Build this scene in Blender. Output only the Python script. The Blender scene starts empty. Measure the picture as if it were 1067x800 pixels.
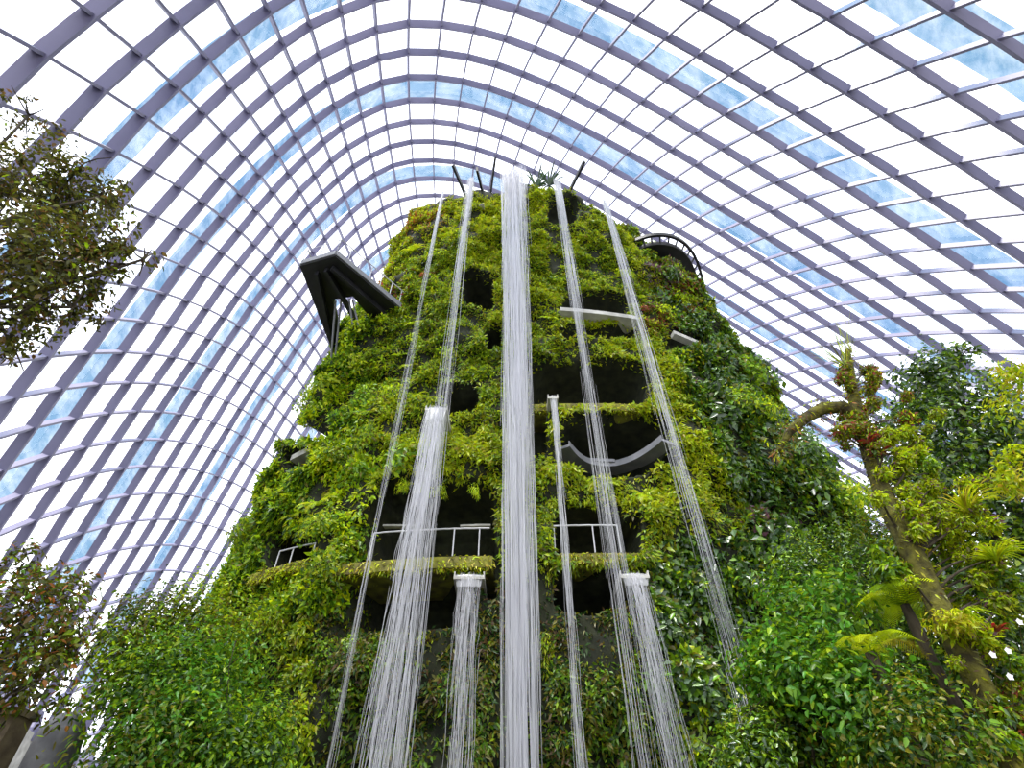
import bpy, math, random
import numpy as np
from mathutils import Vector, Matrix
rng = np.random.default_rng(7)
random.seed(7)
SC = bpy.context.scene
COL = SC.collection
PI = math.pi

# ------------------------------------------------------------------ camera geometry
PITCH = 0.7720023; FPX = 560.0; EYE = 1.6
cp, sp = math.cos(PITCH), math.sin(PITCH)
def ray(u, v):
    x = (u-533.5)/FPX; y = (400-v)/FPX
    return np.array([x, cp-y*sp, sp+y*cp])
def at(u, v, Y):                      # point seen at a picture position, at ground distance Y in front of the camera
    d = ray(u, v); p = d*(Y/d[1]); p[2] += EYE; return p
def atz(u, v, Z):
    d = ray(u, v); p = d*((Z-EYE)/d[2]); p[2] += EYE; return p

# ------------------------------------------------------------------ object helpers
def tag(o, label=None, cat=None, group=None, kind=None):
    if label: o['label'] = label
    if cat: o['category'] = cat
    if group: o['group'] = group
    if kind: o['kind'] = kind
    return o
def empty(name, loc=(0, 0, 0)):
    o = bpy.data.objects.new(name, None); COL.objects.link(o); o.location = loc; return o
def link(name, me, mat, parent=None):
    o = bpy.data.objects.new(name, me); COL.objects.link(o)
    if mat is not None and not me.materials: me.materials.append(mat)
    if parent is not None:
        o.parent = parent
        o.location = -Vector(parent.location)      # meshes are written in world coordinates
    return o
def np_mesh(name, V, F, col=None, smooth=False):
    V = np.asarray(V, np.float32); F = np.asarray(F, np.int32)
    k = F.shape[1]
    me = bpy.data.meshes.new(name)
    me.vertices.add(len(V)); me.vertices.foreach_set('co', V.ravel())
    me.loops.add(F.size); me.loops.foreach_set('vertex_index', F.ravel())
    me.polygons.add(len(F)); me.polygons.foreach_set('loop_start', np.arange(0, F.size, k, dtype=np.int32))
    me.polygons.foreach_set('loop_total', np.full(len(F), k, np.int32))
    me.update(calc_edges=True)
    if not smooth and col is None: me.shade_flat()
    if col is not None:
        a = me.color_attributes.new('Col', 'FLOAT_COLOR', 'POINT')
        c = np.ones((len(V), 4), np.float32); c[:, :3] = col; a.data.foreach_set('color', c.ravel())
    return me
class MB:
    "collects quads"
    def __init__(s): s.V = []; s.F = []; s.n = 0
    def add(s, V, F):
        V = np.asarray(V, float).reshape(-1, 3); F = np.asarray(F, int)
        s.V.append(V); s.F.append(F+s.n); s.n += len(V)
    def hexa(s, P):       # 8 points, bottom four then top four
        s.add(P, [(0, 3, 2, 1), (4, 5, 6, 7), (0, 1, 5, 4), (1, 2, 6, 5), (2, 3, 7, 6), (3, 0, 4, 7)])
    def box(s, lo, hi):
        x0, y0, z0 = lo; x1, y1, z1 = hi
        s.hexa([(x0, y0, z0), (x1, y0, z0), (x1, y1, z0), (x0, y1, z0), (x0, y0, z1), (x1, y0, z1), (x1, y1, z1), (x0, y1, z1)])
    def sweep(s, pts, S, N, w, h0, h1):   # rectangular beam: S side vectors, N outward vectors
        pts = np.asarray(pts, float); n = len(pts)
        w = np.broadcast_to(np.asarray(w, float), (n,))[:, None]
        R = [pts-S*w/2+N*h0, pts+S*w/2+N*h0, pts+S*w/2+N*h1, pts-S*w/2+N*h1]
        V = np.stack(R, 1).reshape(-1, 3); F = []
        for k in range(n-1):
            for a in range(4):
                b = (a+1) % 4; F.append((4*k+a, 4*k+b, 4*k+4+b, 4*k+4+a))
        F += [(0, 3, 2, 1), (4*n-4, 4*n-3, 4*n-2, 4*n-1)]
        s.add(V, F)
    def tube(s, pts, rad, sides=6):
        pts = np.asarray(pts, float); n = len(pts); rad = np.broadcast_to(np.asarray(rad, float), (n,))
        T = np.gradient(pts, axis=0); T /= np.linalg.norm(T, axis=1)[:, None]+1e-9
        ref = np.array([0, 0, 1.0]) if abs(T[:, 2]).mean() < .8 else np.array([1.0, 0, 0])
        A = np.cross(T, ref); A /= np.linalg.norm(A, axis=1)[:, None]+1e-9; B = np.cross(T, A)
        an = np.arange(sides)*2*PI/sides
        V = pts[:, None]+rad[:, None, None]*(np.cos(an)[None, :, None]*A[:, None]+np.sin(an)[None, :, None]*B[:, None])
        F = []
        for k in range(n-1):
            for a in range(sides):
                b = (a+1) % sides; F.append((k*sides+a, k*sides+b, (k+1)*sides+b, (k+1)*sides+a))
        V = V.reshape(-1, 3); nv = len(V)
        V = np.vstack([V, pts[:1], pts[-1:]])
        for a in range(0, sides, 2):
            b = (a+1) % sides; c = (a+2) % sides
            F.append((nv, c, b, a)); F.append((nv+1, (n-1)*sides+a, (n-1)*sides+b, (n-1)*sides+c))
        s.add(V, F)
    def mesh(s, name, smooth=False): return np_mesh(name, np.vstack(s.V), np.vstack(s.F), smooth=smooth)
    def build(s, name, mat, parent=None, smooth=False): return link(name, s.mesh(name, smooth), mat, parent)

# ------------------------------------------------------------------ materials
def mat(name): 
    m = bpy.data.materials.new(name); m.use_nodes = True; nt = m.node_tree; nt.nodes.clear()
    out = nt.nodes.new('ShaderNodeOutputMaterial'); return m, nt, out
def N(nt, t, **kw):
    n = nt.nodes.new(t)
    for k, v in kw.items():
        if k.startswith('i_'): n.inputs[k[2:].replace('_', ' ')].default_value = v
        else: setattr(n, k, v)
    return n
def surfmat(name, c1, c2, scale=3, rough=.7, bump=.2, metallic=0, detail=6, stretch=None, spec=.4):
    m, nt, out = mat(name); L = nt.links
    b = N(nt, 'ShaderNodeBsdfPrincipled'); b.inputs['Roughness'].default_value = rough; b.inputs['Metallic'].default_value = metallic
    b.inputs['Specular IOR Level'].default_value = spec
    tc = N(nt, 'ShaderNodeTexCoord'); mp = N(nt, 'ShaderNodeMapping')
    if stretch: mp.inputs['Scale'].default_value = stretch
    nz = N(nt, 'ShaderNodeTexNoise'); nz.inputs['Scale'].default_value = scale; nz.inputs['Detail'].default_value = detail
    L.new(tc.outputs['Object'], mp.inputs['Vector']); L.new(mp.outputs['Vector'], nz.inputs['Vector'])
    r = N(nt, 'ShaderNodeValToRGB'); r.color_ramp.elements[0].position = .35; r.color_ramp.elements[1].position = .68
    r.color_ramp.elements[0].color = (*c1, 1); r.color_ramp.elements[1].color = (*c2, 1)
    L.new(nz.outputs['Fac'], r.inputs['Fac']); L.new(r.outputs['Color'], b.inputs['Base Color'])
    if bump:
        bp = N(nt, 'ShaderNodeBump'); bp.inputs['Strength'].default_value = bump; bp.inputs['Distance'].default_value = .1
        L.new(nz.outputs['Fac'], bp.inputs['Height']); L.new(bp.outputs['Normal'], b.inputs['Normal'])
    L.new(b.outputs[0], out.inputs['Surface']); return m
def leafmat(name, trans=.42, gloss=.025, rough=.35):
    m, nt, out = mat(name); L = nt.links
    at_ = N(nt, 'ShaderNodeAttribute'); at_.attribute_name = 'Col'
    oi = N(nt, 'ShaderNodeObjectInfo'); mr = N(nt, 'ShaderNodeMapRange')
    mr.inputs['To Min'].default_value = .75; mr.inputs['To Max'].default_value = 1.25; L.new(oi.outputs['Random'], mr.inputs['Value'])
    hs = N(nt, 'ShaderNodeHueSaturation'); L.new(at_.outputs['Color'], hs.inputs['Color']); L.new(mr.outputs['Result'], hs.inputs['Value'])
    d = N(nt, 'ShaderNodeBsdfDiffuse'); t = N(nt, 'ShaderNodeBsdfTranslucent')
    hs2 = N(nt, 'ShaderNodeHueSaturation'); hs2.inputs['Value'].default_value = 1.15; hs2.inputs['Hue'].default_value = .485
    L.new(hs.outputs['Color'], d.inputs['Color']); L.new(hs.outputs['Color'], hs2.inputs['Color']); L.new(hs2.outputs['Color'], t.inputs['Color'])
    mx = N(nt, 'ShaderNodeMixShader'); mx.inputs[0].default_value = trans
    L.new(d.outputs[0], mx.inputs[1]); L.new(t.outputs[0], mx.inputs[2])
    g = N(nt, 'ShaderNodeBsdfGlossy'); g.inputs['Roughness'].default_value = rough
    m2 = N(nt, 'ShaderNodeMixShader'); m2.inputs[0].default_value = gloss
    L.new(mx.outputs[0], m2.inputs[1]); L.new(g.outputs[0], m2.inputs[2]); L.new(m2.outputs[0], out.inputs['Surface'])
    return m
M = {}
M['leaf'] = leafmat('leaf'); M['gloss_leaf'] = leafmat('gloss_leaf', .3, .06, .3)
M['rock'] = surfmat('planted_rock', (.008, .010, .004), (.022, .026, .009), 2.5, .95, .6)  # near-black base puts the shade of unlit recesses and leaf gaps into colour
M['bark'] = surfmat('bark', (.03, .022, .014), (.09, .07, .045), 9, .9, .6, stretch=(1, 1, .25))
M['mossbark'] = surfmat('mossy_bark', (.03, .024, .008), (.14, .13, .016), 5, .95, .8)
M['steel'] = surfmat('lavender_painted_steel', (.155, .145, .24), (.185, .175, .28), .6, .5, 0)
M['dark'] = surfmat('dark_painted_metal', (.007, .007, .008), (.014, .014, .016), 2, .5, 0)
M['fascia'] = surfmat('grey_metal_fascia', (.16, .165, .18), (.22, .22, .24), 2, .5, 0)
M['rail'] = surfmat('pale_steel_rail', (.42, .42, .44), (.55, .55, .58), 2, .35, 0)
M['concrete'] = surfmat('pale_concrete', (.32, .31, .28), (.50, .49, .45), 2, .85, .15)
M['mossy'] = surfmat('mossy_concrete', (.10, .085, .03), (.27, .27, .035), 2.2, .95, .5)
M['wallbrown'] = surfmat('brown_stone', (.07, .05, .03), (.14, .11, .06), 3, .9, .4)
M['soil'] = surfmat('soil', (.03, .022, .012), (.07, .06, .03), 1, .95, .5)
M['stone'] = surfmat('grey_stone', (.10, .10, .11), (.17, .17, .18), 3, .8, .3)
M['petal'] = surfmat('white_petal', (.75, .72, .75), (.85, .83, .85), 5, .6, 0)
M['water'] = None
m, nt, out = mat('falling_water')
d = N(nt, 'ShaderNodeBsdfDiffuse'); d.inputs['Color'].default_value = (.80, .80, .84, 1)
t = N(nt, 'ShaderNodeBsdfTranslucent'); t.inputs['Color'].default_value = (.86, .87, .92, 1)
g = N(nt, 'ShaderNodeBsdfGlossy'); g.inputs['Roughness'].default_value = .25
mx = N(nt, 'ShaderNodeMixShader'); mx.inputs[0].default_value = .5; nt.links.new(d.outputs[0], mx.inputs[1]); nt.links.new(t.outputs[0], mx.inputs[2])
m2 = N(nt, 'ShaderNodeMixShader'); m2.inputs[0].default_value = .08; nt.links.new(mx.outputs[0], m2.inputs[1]); nt.links.new(g.outputs[0], m2.inputs[2])
tr = N(nt, 'ShaderNodeBsdfTransparent'); m3 = N(nt, 'ShaderNodeMixShader'); m3.inputs[0].default_value = .38
nt.links.new(tr.outputs[0], m3.inputs[1]); nt.links.new(m2.outputs[0], m3.inputs[2]); nt.links.new(m3.outputs[0], out.inputs['Surface']); M['water'] = m
def thin_glass(name, tint, gl=.05, streak=None):
    m, nt, out = mat(name)
    t = N(nt, 'ShaderNodeBsdfTransparent'); t.inputs['Color'].default_value = (*tint, 1)
    g = N(nt, 'ShaderNodeBsdfGlossy'); g.inputs['Roughness'].default_value = .05; g.inputs['Color'].default_value = (.9, .92, 1, 1)
    mx = N(nt, 'ShaderNodeMixShader'); mx.inputs[0].default_value = gl
    if streak:
        tc = N(nt, 'ShaderNodeTexCoord'); mp = N(nt, 'ShaderNodeMapping'); mp.inputs['Scale'].default_value = (.5, .5, 1.1)
        nz = N(nt, 'ShaderNodeTexNoise'); nz.inputs['Scale'].default_value = .8; nz.inputs['Detail'].default_value = 8; nz.inputs['Roughness'].default_value = .65
        r = N(nt, 'ShaderNodeValToRGB'); r.color_ramp.elements[0].position = .40; r.color_ramp.elements[1].position = .72
        r.color_ramp.elements[0].color = (*tint, 1); r.color_ramp.elements[1].color = (*streak, 1)
        nt.links.new(tc.outputs['Object'], mp.inputs['Vector']); nt.links.new(mp.outputs['Vector'], nz.inputs['Vector'])
        nt.links.new(nz.outputs['Fac'], r.inputs['Fac']); nt.links.new(r.outputs['Color'], t.inputs['Color'])
    nt.links.new(t.outputs[0], mx.inputs[1]); nt.links.new(g.outputs[0], mx.inputs[2]); nt.links.new(mx.outputs[0], out.inputs['Surface'])
    return m
M['glass'] = thin_glass('clear_glazing', (.97, .975, 1.0))
M['band'] = thin_glass('blue_shading_fabric', (.11, .21, .31), .03, (.38, .44, .50))

# ------------------------------------------------------------------ world and light
w = bpy.data.worlds.new('overcast_sky'); SC.world = w; w.use_nodes = True; nt = w.node_tree; nt.nodes.clear()
out = N(nt, 'ShaderNodeOutputWorld'); bg = N(nt, 'ShaderNodeBackground'); bg.inputs['Strength'].default_value = 2.7
tc = N(nt, 'ShaderNodeTexCoord'); nz = N(nt, 'ShaderNodeTexNoise'); nz.inputs['Scale'].default_value = 3.0; nz.inputs['Detail'].default_value = 5
r = N(nt, 'ShaderNodeValToRGB'); r.color_ramp.elements[0].position = .3; r.color_ramp.elements[1].position = .6
r.color_ramp.elements[0].color = (.72, .79, .93, 1); r.color_ramp.elements[1].color = (1, 1, 1, 1)
nt.links.new(tc.outputs['Generated'], nz.inputs['Vector']); nt.links.new(nz.outputs['Fac'], r.inputs['Fac'])
nt.links.new(r.outputs['Color'], bg.inputs['Color']); nt.links.new(bg.outputs[0], out.inputs['Surface'])
sl = bpy.data.lights.new('veiled_sun', 'SUN'); sl.energy = 6.5; sl.angle = math.radians(14); sl.color = (1, .97, .9)
so = bpy.data.objects.new('veiled_sun', sl); COL.objects.link(so)
so.rotation_euler = Vector((.2, .4, -1.0)).to_track_quat('-Z', 'Y').to_euler()
tag(so, kind='helper')

# ------------------------------------------------------------------ glasshouse shell
CO = np.array([[[-2741,2972,252],[-2693,2917,440],[-2644,2862,628],[-2596,2807,816],[-2547,2752,1004],[-2499,2698,1192],[-2450,2643,1380],[-2405,2588,1568],[-2350,2535,1758],[-2299,2483,1942],[-2244,2430,2130],[-2192,2378,2313],[-2133,2326,2495],[-2077,2274,2679],[-2022,2224,2858],[-1966,2171,3043],[-1902,2121,3221],[-1834,2073,3399],[-1765,2024,3578],[-1693,1977,3755],[-1616,1931,3929],[-1529,1889,4095],[-1434,1847,4269],[-1329,1809,4431],[-1201,1779,4581],[-1049,1754,4722],[-871,1748,4818],[-679,1762,4861],[-483,1787,4870],[-291,1823,4843],[-107,1865,4795],[67,1910,4732],[238,1958,4658],[406,2009,4577],[566,2058,4497],[732,2110,4408],[894,2163,4317],[1059,2217,4222],[1217,2271,4124],[1372,2325,4027],[1539,2381,3927],[1696,2438,3820],[1855,2494,3715],[2013,2552,3608],[2177,2610,3501],[2340,2670,3389],[2497,2726,3282],[2659,2785,3171],[2812,2844,3056],[2957,2900,2951],[3102,2955,2847],[3247,3010,2742],[3392,3066,2638],[3536,3121,2533],[3681,3176,2429],[3826,3232,2325],[3971,3287,2220],[4116,3342,2116],[4261,3398,2011],[4406,3453,1907],[4551,3508,1802]],[[-402,1536,1473],[-394,1551,1476],[-386,1565,1479],[-378,1580,1482],[-370,1594,1484],[-362,1609,1487],[-354,1623,1490],[-349,1636,1494],[-348,1648,1498],[-345,1659,1501],[-340,1671,1507],[-338,1682,1512],[-339,1695,1516],[-333,1709,1516],[-320,1726,1505],[-314,1741,1499],[-316,1753,1491],[-314,1767,1482],[-308,1783,1484],[-314,1797,1491],[-319,1812,1486],[-321,1827,1475],[-323,1838,1474],[-328,1849,1472],[-344,1857,1466],[-354,1866,1454],[-365,1873,1438],[-376,1870,1438],[-388,1859,1447],[-401,1849,1446],[-408,1836,1450],[-418,1824,1448],[-428,1811,1447],[-436,1797,1449],[-443,1781,1453],[-449,1765,1458],[-452,1748,1462],[-452,1733,1463],[-452,1717,1465],[-456,1700,1465],[-454,1685,1463],[-448,1672,1455],[-446,1657,1450],[-443,1643,1442],[-442,1629,1431],[-435,1616,1421],[-429,1602,1413],[-420,1587,1409],[-400,1575,1401],[-380,1562,1393],[-359,1550,1386],[-338,1537,1378],[-317,1525,1371],[-296,1513,1363],[-276,1500,1356],[-255,1488,1348],[-234,1475,1341],[-213,1463,1333],[-192,1450,1326],[-171,1438,1319],[-151,1425,1311]],[[136,202,-385],[137,202,-385],[137,203,-384],[138,203,-384],[138,204,-384],[139,205,-383],[140,206,-382],[141,207,-382],[141,208,-380],[140,209,-379],[139,209,-378],[136,209,-376],[133,209,-374],[130,210,-372],[127,212,-368],[122,214,-360],[116,215,-347],[110,216,-332],[107,215,-322],[109,215,-318],[113,215,-319],[119,214,-323],[126,213,-327],[132,212,-336],[136,213,-344],[136,213,-345],[138,212,-336],[141,212,-323],[148,211,-307],[154,211,-291],[160,211,-276],[163,211,-264],[165,211,-254],[168,212,-245],[169,212,-238],[171,213,-233],[171,214,-229],[171,215,-228],[169,216,-230],[167,216,-234],[161,217,-240],[154,216,-248],[146,215,-256],[138,214,-265],[129,212,-272],[118,211,-280],[107,208,-286],[97,206,-291],[89,205,-295],[82,203,-298],[78,202,-300],[74,201,-302],[71,201,-303],[69,200,-304],[68,200,-305],[67,200,-306],[66,199,-306],[65,199,-306],[64,199,-307],[64,199,-307],[63,199,-307]]], float)/100.0          # shell nodes: three powers of the rib number, one row per purlin
J0 = -26; J1 = 34
def sh(i, j):
    j = np.asarray(j, float); i = np.asarray(i, float)
    jc = np.clip(j, J0, J1-1e-6); k = np.floor(jc-J0).astype(int); f = (jc-J0-k)[..., None]
    t = ((i-3)/8)[..., None] if i.ndim else (i-3)/8
    g = lambda k: CO[0][k]+CO[1][k]*t+CO[2][k]*t*t
    P = g(k)*(1-f)+g(k+1)*f
    e = np.where(j < J0, j-J0, 0)[..., None]                     # straight continuation below the lowest purlin
    P = P+e*(g(np.ones_like(k))-g(np.zeros_like(k)))
    P = P.copy(); P[..., 2] += EYE
    return P
def frame(i, j):
    a = sh(i+.5, j)-sh(i-.5, j); b = sh(i, j+.5)-sh(i, j-.5)
    n = np.cross(b, a); n /= np.linalg.norm(n, axis=-1, keepdims=True)
    c = np.array([4.0, 20.0, 8.0]); s = np.sign(((sh(i, j)-c)*n).sum(-1, keepdims=True)); n = n*s
    return a/np.linalg.norm(a, axis=-1, keepdims=True), b/np.linalg.norm(b, axis=-1, keepdims=True), n
I_LO, I_HI = -9, 19
FOOT = 9.3
def foot(i, side):                                               # purlin number where the shell meets its base
    js = np.linspace(-2, -32, 400) if side < 0 else np.linspace(2, 34, 400)
    z = sh(np.full(400, float(i)), js)[:, 2]; k = np.where(z < FOOT)[0]
    return js[k[0]] if len(k) else js[-1]
roof = empty('ceiling', (0, 30, FOOT)); tag(roof, 'curved white and lavender steel gridshell roof glazed with clear panes', 'glass roof', kind='structure')
feet = {i: (foot(i, -1), foot(i, 1)) for i in range(I_LO, I_HI+1)}
for i in range(I_LO, I_HI+1):
    a, b = feet[i]
    js = np.array([a]+[float(j) for j in range(math.ceil(a+.05), math.floor(b-.05)+1)]+[b])
    ii = np.full(len(js), float(i)); P = sh(ii, js); A, B, Nn = frame(ii, js)
    S = np.cross(B, Nn); S /= np.linalg.norm(S, axis=1)[:, None]
    mb = MB(); mb.sweep(P, S, Nn, .16, -.05, .40); mb.build('arch_rib', M['steel'], roof)
for j in range(-31, 34):
    ii = [i for i in range(I_LO, I_HI+1) if feet[i][0] < j < feet[i][1]]
    if len(ii) < 3: continue
    ii = np.arange(min(ii), max(ii)+1, dtype=float); jj = np.full(len(ii), float(j))
    P = sh(ii, jj); A, B, Nn = frame(ii, jj); S = np.cross(A, Nn); S /= np.linalg.norm(S, axis=1)[:, None]
    mb = MB(); mb.sweep(P, S, Nn, .11, .03, .34); mb.build('purlin', M['steel'], roof)
for i in range(I_LO, I_HI):
    a = min(feet[i][0], feet[i+1][0]); b = max(feet[i][1], feet[i+1][1])
    js = np.arange(math.floor(a), math.ceil(b)+1, dtype=float)
    V = []; 
    for q in (i, i+1):
        jq = np.clip(js, feet[q][0], feet[q][1]); ii = np.full(len(js), float(q)); P = sh(ii, jq); _, _, Nn = frame(ii, jq); V.append(P+Nn*.38)
    n = len(js); F = [(k, k+1, n+k+1, n+k) for k in range(n-1)]
    mb = MB(); mb.add(np.vstack(V), F); mb.build('glazing_bay', M['glass'], roof)
for ib in (-8.5, -4.5, -.5, 3.5, 7.5, 11.5, 15.5):
    js = np.arange(-27, 34, .5); V = []
    for h in (4.2, 4.3):
        for di in (-.46, .46):
            ii = np.full(len(js), ib+di); P = sh(ii, js); _, _, Nn = frame(np.full(len(js), ib), js); V.append(P+Nn*h)
    n = len(js); F = []
    for k in range(n-1):
        F += [(k, k+1, n+k+1, n+k)]
    mb = MB(); mb.add(np.vstack(V[:2]), F)
    o = mb.build('shading_strip', M['band'], roof); o['label'] = 'pale blue strip of shading outside the glass'
# base walls and steel shoes
for side, nm_ in ((-1, 'wall_left'), (1, 'wall_right')):
    ii = np.arange(I_LO, I_HI+.01, .5)
    ff = np.array([np.interp(x, list(feet), [feet[q][0 if side < 0 else 1] for q in feet]) for x in ii])
    P = sh(ii, ff); P[:, 2] = 0
    A = np.gradient(P, axis=0); A /= np.linalg.norm(A, axis=1)[:, None]; up = np.tile([0, 0, 1.0], (len(P), 1)); S = np.cross(A, up)
    mb = MB(); mb.sweep(P, S, up, .9, 0, FOOT-.15); tag(mb.build(nm_, M['concrete']), kind='structure')
n_ = 0
for i in range(0, 15):
    p = sh(np.array([float(i)]), np.array([feet[i][0]]))[0]
    n_ += 1
    mb = MB(); mb.tube([p+[0, 0, -.5], p+[0, 0, .15], p+[0, 0, .5], p+[.1, 0, 1.1]], [.62, .58, .42, .2], 8)
    o = mb.build('rib_shoe', M['steel'], roof)
mb = MB(); mb.box((-60, -25, -.3), (70, 110, 0)); tag(mb.build('floor', M['soil']), kind='structure')

# ------------------------------------------------------------------ noise
LAT = rng.random((64, 64, 64))
def vnoise(P, f):
    Q = np.asarray(P)*f+100.0; k = np.floor(Q).astype(int); t = Q-k; t = t*t*(3-2*t); k %= 64; k1 = (k+1) % 64
    r = 0
    for dx in (0, 1):
        for dy in (0, 1):
            for dz in (0, 1):
                w = (t[..., 0] if dx else 1-t[..., 0])*(t[..., 1] if dy else 1-t[..., 1])*(t[..., 2] if dz else 1-t[..., 2])
                r = r+w*LAT[(k1 if dx else k)[..., 0], (k1 if dy else k)[..., 1], (k1 if dz else k)[..., 2]]
    return r-.5

# ------------------------------------------------------------------ mountain form
ZT = np.array([0, 7, 14, 20, 26, 31, 34, 36.3]); YF = np.array([15.8, 16, 16.2, 16.4, 16.6, 16.8, 16.9, 17.1])
AL = np.array([14.1, 13.55, 13.11, 11.85, 10.45, 9.68, 9.0, 7.9])-.45
AR = np.array([16.31, 15.69, 15.05, 14.19, 12.7, 11.04, 9.11, 6.9])-.45
BB = np.array([10.54, 8.83, 7.22, 6.21, 5.55, 4.72, 3.87, 3.01])+.1
CX = .6; PN = 2.3; ZTOP = 36.3
def body(phi, z):
    s, c = np.sin(phi), np.cos(phi)
    a = np.where(s > 0, np.interp(z, ZT, AR), np.interp(z, ZT, AL)); b = np.interp(z, ZT, BB)
    b = np.where(c < 0, b*1.5, b)
    r = (np.abs(s/a)**PN+np.abs(c/b)**PN)**(-1/PN)
    return np.stack([CX+r*s, np.interp(z, ZT, YF)+np.interp(z, ZT, BB)-r*c, z+0*s], -1)
def body_n(phi, z):
    e = 1e-3; a = body(phi+e, z)-body(phi-e, z); b = body(phi, z+e)-body(phi, z-e)
    n = np.cross(a, b); n /= np.linalg.norm(n, axis=-1, keepdims=True); return n
def proj(P):
    X, Y, Z = P[..., 0], P[..., 1], P[..., 2]-EYE; cy = Y*cp+Z*sp; v = -Y*sp+Z*cp
    return 533.5+FPX*X/cy, 400-FPX*v/cy
def hit(u, v):                         # first meeting of a view line with the plain mountain form
    d = ray(u, v); t = np.linspace(8, 60, 2600); Q = d[None]*t[:, None]; z = Q[:, 2]+EYE
    yc = np.interp(z, ZT, YF)+np.interp(z, ZT, BB); dx = Q[:, 0]-CX; dy = Q[:, 1]-yc
    a = np.where(dx > 0, np.interp(z, ZT, AR), np.interp(z, ZT, AL)); b = np.interp(z, ZT, BB)
    q = (np.abs(dx/a)**PN+np.abs(dy/b)**PN < 1) & (z < ZTOP+.3)
    k = np.where(q)[0]
    if not len(k): return None, None
    p = np.array([Q[k[0], 0], Q[k[0], 1], z[k[0]]]); phi = math.atan2(p[0]-CX, yc[k[0]]-p[1])
    return p, body_n(np.array(phi), np.array(p[2]))
# recesses seen in the planted face: (u0,u1,v0,v1, depth)
HOLES = [(283, 330, 560, 600, 2.2), (388, 512, 517, 590, 3.0), (425, 512, 500, 560, 2.6), (366, 480, 597, 655, 2.6), (578, 650, 525, 590, 3.0),
         (650, 668, 540, 585, 2.0), (580, 652, 597, 640, 2.8), (588, 690, 437, 492, 3.4), (555, 672, 372, 428, 3.2), (588, 652, 302, 328, 2.4),
         (584, 660, 337, 350, 2.0), (482, 514, 284, 318, 2.4), (463, 498, 398, 428, 2.2), (506, 524, 335, 366, 2.0), (303, 352, 440, 468, 2.2), (303, 334, 472, 496, 2.0),
         (698, 742, 338, 362, 1.4), (570, 602, 208, 238, 1.3), (396, 432, 500, 520, 1.5), (505, 520, 560, 625, 1.5), (548, 570, 425, 470, 1.0),
         (655, 676, 455, 482, 1.4), (690, 708, 470, 492, 1.2)]
def cave(u, v, P):
    m = np.zeros(u.shape)
    wob = vnoise(P, .9)*14
    for (a, b, c, d, dep) in HOLES:
        cx, cy, rx, ry = (a+b)/2, (c+d)/2, (b-a)/2, (d-c)/2
        q = (np.abs((u-cx)/rx)**4+np.abs((v-cy+wob*.35)/ry)**4)**.25
        k = np.clip((1.12-q)/.14, 0, 1)*dep
        m = np.maximum(m, k)
    return m
def relief(P):
    q = vnoise(P, .33)*1.2+vnoise(P, .8)*.9+vnoise(P, 1.9)*.4
    c = np.clip((8.5-np.abs(P[..., 0]-.6))/2.5, 0, 1)*np.clip((20-P[..., 1])/2, 0, 1)      # flatter behind the falls
    return q*(1-c)+c*np.where(q > .25, .25+(q-.25)*.3, q)
def surface(phi, z):
    P = body(phi, z); n = body_n(phi, z); u, v = proj(P)
    front = np.cos(phi) > -.25
    cv = np.where(front, cave(u, v, P), 0)
    fade = np.clip(1-cv, 0, 1)
    return P+n*(relief(P)*fade-cv)[..., None], n, cv
PHI = np.concatenate([np.linspace(-1.75, 1.75, 620), np.linspace(1.75, 2*PI-1.75, 90)[1:-1]])
ZZ = np.linspace(0, ZTOP, 400)
ph, zz = np.meshgrid(PHI, ZZ); Ps, ns, cv = surface(ph, zz)
npi = len(PHI); nz_ = len(ZZ)
# rounded top rings
top_rings = []
for k in range(1, 9):
    t = k/8; c = Ps[-1].mean(0); R = c+(Ps[-1]-c)*(math.cos(t*PI/2)); R[:, 2] = ZTOP+1.3*math.sin(t*PI/2)+vnoise(R, .5)*.8; top_rings.append(R)
G = np.concatenate([Ps.reshape(-1, 3)]+top_rings)
rows = nz_+8
idx = np.arange(rows*npi).reshape(rows, npi); nx = np.roll(idx, -1, axis=1)
F = np.stack([idx[:-1], nx[:-1], nx[1:], idx[1:]], -1).reshape(-1, 4)
mount = empty('cloud_mountain', (CX, 24, 0))
tag(mount, 'towering plant-covered artificial mountain with dark recesses, ledges and waterfalls', 'artificial mountain', kind='thing')
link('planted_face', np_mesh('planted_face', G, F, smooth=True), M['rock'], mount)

# ledges, railings on the mountain
def along(pts, off=0.0, n=24):
    "points on the mountain form under a picture polyline, pushed outward"
    pts = np.array(pts, float); s = np.r_[0, np.cumsum(np.hypot(*np.diff(pts, axis=0).T))]; t = np.linspace(0, s[-1], n)
    out_, nn = [], []
    for a, b in zip(np.interp(t, s, pts[:, 0]), np.interp(t, s, pts[:, 1])):
        p, q = hit(a, b)
        if p is None: continue
        q = np.array([q[0], q[1], 0]); q /= np.linalg.norm(q)
        out_.append(p+q*off); nn.append(q)
    return np.array(out_), np.array(nn)
FRINGE = []
def ledge(pts, thick, outw, inw, m, label):
    P, Nn = along(pts, 0); z = np.polyval(np.polyfit(np.arange(len(P)), P[:, 2], 1), np.arange(len(P))); P[:, 2] = z
    up = np.tile([0, 0, 1.0], (len(P), 1)); mid = (outw-inw)/2
    mb = MB(); mb.sweep(P+Nn*mid, Nn, up, outw+inw, -thick/2, thick/2)
    o = mb.build('ledge', M[m], mount); o['label'] = label
    if m == 'mossy': FRINGE.append((P+Nn*outw, Nn, thick))
    return P, Nn
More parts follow.
